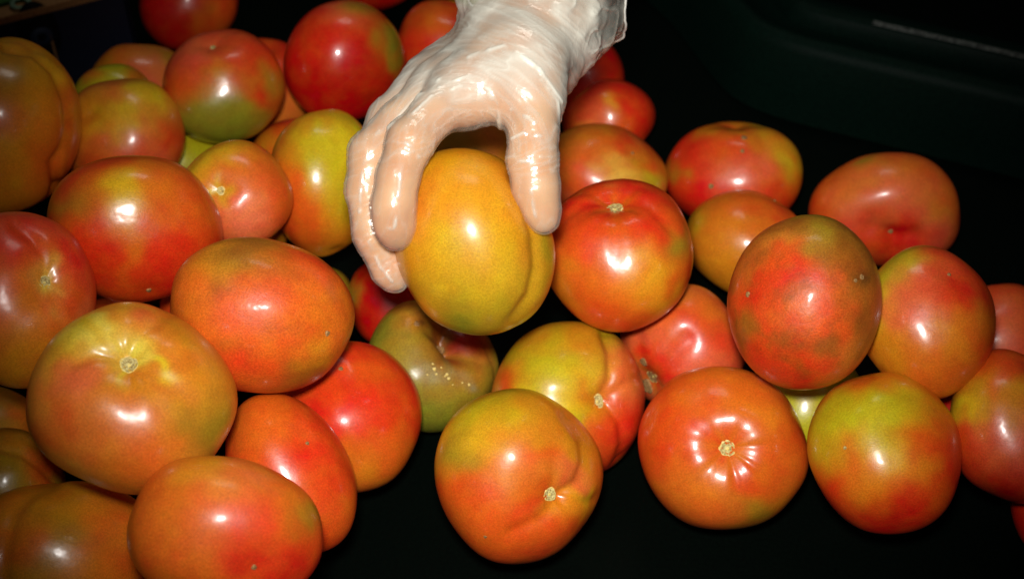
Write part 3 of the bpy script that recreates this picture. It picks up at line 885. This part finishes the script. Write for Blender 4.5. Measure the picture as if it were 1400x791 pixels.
fr = k.n('ShaderNodeMath', operation='MULTIPLY_ADD', i_1=.0, i_2=.13); k.l(pw.outputs[0], fr.inputs[0])
mg = k.n('ShaderNodeMixShader'); k.l(fr.outputs[0], mg.inputs[0]); k.l(mx.outputs[0], mg.inputs[1]); k.l(gl.outputs[0], mg.inputs[2])
k.l(mg.outputs[0], k.out.inputs['Surface'])
M_FILM = k.m

glove_o = mesh_obj('glove', Vk - HL, Qk2, M_FILM, hand_root)
glove_o['label'] = 'clear crinkled disposable glove with a loose flared cuff'
back = np.clip((175 - gy) / 90, 0, 1)
loose = np.clip((hd - .004) / .005, 0, 1)
op = (.08 + (.20 + .30 * np.clip(.5 + 1.3 * broad, 0, 1)) * back + .30 * fold) * (1 - loose) + (.03 + .20 * fold) * loose
set_col(glove_o, 'film', np.clip(op, 0, .95)[used])

# rolled bead along the cuff's edge
M_BEAD = simple('vinyl_bead', (.75, .75, .68), .25, .6)
ed = np.concatenate([Qk2[:, [0, 1]], Qk2[:, [1, 2]], Qk2[:, [2, 3]], Qk2[:, [3, 0]]])
es = np.sort(ed, 1)
uq, ct = np.unique(es, axis=0, return_counts=True)
bd = uq[ct == 1]
nb = {}
for a_, b_ in bd: nb.setdefault(a_, []).append(b_); nb.setdefault(b_, []).append(a_)
best = []
seen = set()
for s0 in nb:
    if s0 in seen or len(nb[s0]) != 2: continue
    loop = [s0]; seen.add(s0); cur = nb[s0][0]
    while cur not in seen:
        loop.append(cur); seen.add(cur)
        nx = [q for q in nb[cur] if q not in seen]
        if not nx: break
        cur = nx[0]
    if len(loop) > len(best): best = loop
LP = Vk[best]
if len(LP) > 20:
    LP = LP.copy()
    for _ in range(6): LP = .5 * LP + .25 * (np.roll(LP, 1, 0) + np.roll(LP, -1, 0))
    LP = LP[::3]
    Tn = np.roll(LP, -1, 0) - np.roll(LP, 1, 0); Tn /= np.linalg.norm(Tn, axis=1)[:, None]
    s1 = np.cross(Tn, cuff_dir); s1 /= np.linalg.norm(s1, axis=1)[:, None]; s2 = np.cross(Tn, s1)
    ring_v = []; m_ = 8
    for i in range(len(LP)):
        for j in range(m_):
            q = 2 * math.pi * j / m_
            ring_v.append(LP[i] + .0006 * (math.cos(q) * s1[i] + math.sin(q) * s2[i]))
    fc = []
    for i in range(len(LP)):
        i2 = (i + 1) % len(LP)
        for j in range(m_):
            j2 = (j + 1) % m_
            fc.append((i * m_ + j, i2 * m_ + j, i2 * m_ + j2, i * m_ + j2))
    mesh_obj('cuff_bead', np.array(ring_v) - HL, fc, M_BEAD, glove_o)

# ------------------------------------------------------------------ the bin
def grid_wall(name, path, prof, mat, parent=None, kind=None):
    """sweep a profile (offset outward, height) along a plan path"""
    path = np.array(path, float)
    tg = np.gradient(path, axis=0); tg /= np.linalg.norm(tg, axis=1)[:, None]
    nr = np.stack([tg[:, 1], -tg[:, 0]], 1)
    V = []; Fc = []
    for p, n in zip(path, nr):
        for off, z in prof: V.append((p[0] + n[0] * off, p[1] + n[1] * off, z))
    m = len(prof)
    for i in range(len(path) - 1):
        for j in range(m - 1):
            Fc.append((i * m + j, i * m + j + 1, (i + 1) * m + j + 1, (i + 1) * m + j))
    return mesh_obj(name, V, Fc, mat, parent)


def smooth_path(ctrl, n=12, it=3):
    P = np.array(ctrl, float)
    for _ in range(it):
        Q = [P[0]]
        for a_, b_ in zip(P[:-1], P[1:]): Q += [a_ * .75 + b_ * .25, a_ * .25 + b_ * .75]
        Q.append(P[-1]); P = np.array(Q)
    return P


fo = mesh_obj('floor', [(-1.2, -1.0, 0), (1.2, -1.0, 0), (1.2, 1.2, 0), (-1.2, 1.2, 0)], [(0, 1, 2, 3)], M_BIN, smooth=False)
tag(fo, kind='structure')

bin_root = bpy.data.objects.new('plastic_bin', None)
COL.objects.link(bin_root)
bin_root.location = (0, 0, 0)
tag(bin_root, 'dark green plastic bin wall with a moulded rim behind the tomatoes at upper right', 'bin')
path = smooth_path([(.60, -.010), (.46, .055), (.317, .117), (.24, .148), (.168, .178), (.150, .215), (.120, .30), (.02, .42), (-.2, .50), (-.5, .52)], it=3)
RZ = .06
grid_wall('wall', path, [(-.012, .002), (-.010, .02), (-.006, RZ - .008), (-.003, RZ - .003), (.0015, RZ), (.006, RZ + .0005), (.010, RZ - .004), (.012, RZ - .012), (.034, RZ - .014)], M_BIN_WALL, bin_root)
grid_wall('rim', path, [(.034, RZ - .014), (.036, RZ - .004), (.040, RZ - .001), (.052, RZ - .001), (.056, RZ - .006), (.060, .0)], M_BIN_WALL, bin_root)
# worn outer rim edge, its highlight painted as a pale strip
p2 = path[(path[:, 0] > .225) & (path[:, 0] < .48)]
grid_wall('worn_rim_highlight', p2, [(.0375, RZ - .0015), (.0392, RZ + .0004), (.0412, RZ - .0002)], M_EDGE, bin_root)

# printed carton behind the heap at upper left
M_NAVY = simple('dark_blue_card', (.003, .004, .014), .6, .3, .2, 300, (.004, .006, .018))
M_GREEN_CARD = simple('green_printed_card', (.018, .085, .010), .6, .3, .2, 300, (.026, .11, .016))
M_BROWN = simple('brown_card_edge', (.30, .15, .055), .8, .2, .5, 500, (.2, .10, .035))
M_BLACK = simple('hand_hole_shade', (.0012, .0012, .0014), .8, .2)
M_RING = simple('faded_white_print', (.16, .26, .17), .7, .2)
E0 = np.array([-.52, .088, 0]); E1 = np.array([-.262, .214, 0])
dE = (E1 - E0) / np.linalg.norm(E1 - E0); nE = np.array([dE[1], -dE[0], 0])     # nE faces the camera
ZT = .075


def box_pts(o, dx, dy, dz):
    v = [o + dx * i + dy * j + dz * k_ for i in (0, 1) for j in (0, 1) for k_ in (0, 1)]
    fcs = [(0, 1, 3, 2), (4, 6, 7, 5), (0, 4, 5, 1), (2, 3, 7, 6), (0, 2, 6, 4), (1, 5, 7, 3)]
    return v, fcs


LE = np.linalg.norm(E1 - E0)
car = bpy.data.objects.new('carton', None)
COL.objects.link(car)
car.location = tuple(E0)
tag(car, 'dark blue and green printed carton with a brown edge at the upper left', 'carton')


def cbox(name, o, dx, dy, dz, m):
    v, fc = box_pts(np.array(o), np.array(dx), np.array(dy), np.array(dz))
    ob = mesh_obj(name, v, fc, m, car, smooth=False)
    bv = ob.modifiers.new('bevel', 'BEVEL'); bv.width = .0008; bv.segments = 2
    return ob


cbox('front_panel', nE * .004, dE * LE, -nE * .004, np.array([0, 0, ZT - .006]), M_NAVY)
cbox('side_panel', dE * LE + nE * .004, -dE * .004, -nE * .25, np.array([0, 0, ZT - .006]), M_NAVY)
cbox('edge_strip', nE * .0055 + np.array([0, 0, ZT - .0058]), dE * LE, -nE * .012, np.array([0, 0, .0058]), M_BROWN)
cbox('top_flap', -nE * .008 + np.array([0, 0, ZT - .004]), dE * LE, -nE * .22, np.array([0, 0, .006]), M_GREEN_CARD)


def ring_flat(name, c, ax1, ax2, r0, r1, ry, thick, m):
    V = []; Fc = []
    nn_ = np.cross(ax1, ax2); seg = 40
    for i in range(seg):
        q = 2 * math.pi * i / seg
        for rr_ in (r0, r1):
            V.append(c + ax1 * rr_ * math.cos(q) + ax2 * (rr_ + ry) * math.sin(q) + nn_ * thick)
        V.append(c + ax1 * r1 * math.cos(q) + ax2 * (r1 + ry) * math.sin(q))
    for i in range(seg):
        i2 = (i + 1) % seg
        Fc += [(i * 3, i * 3 + 1, i2 * 3 + 1, i2 * 3), (i * 3 + 1, i * 3 + 2, i2 * 3 + 2, i2 * 3 + 1)]
    return mesh_obj(name, V, Fc, m, car)


def on_plane(x, y, z):
    d = pt(x, y, 1) - CAM
    return CAM + d * ((z - CAM[2]) / d[2]) - E0


ring_flat('printed_ring', on_plane(28, 4, ZT + .0022), dE, np.cross([0, 0, 1], dE), .0040, .0070, 0, .0002, M_RING)


def on_front(x, y):
    d = pt(x, y, 1) - CAM
    q = (E0 + nE * .0042 - CAM) @ nE / (d @ nE)
    return CAM + d * q - E0


zup = np.array([0, 0, 1.])
ring_flat('hand_hole', on_front(53, 46), dE, zup, .0, .0135, .012, .0006, M_BLACK)
M_BLUE = simple('blue_print', (.012, .022, .045), .6, .3)
ring_flat('printed_ring', on_front(57, 50), dE, zup, .003, .0075, 0, .0012, M_BLUE)
cbox('seam_strip', on_front(73, 70) - zup * .03, dE * .0016, nE * .0012, zup * .045, M_BROWN)
print('built')
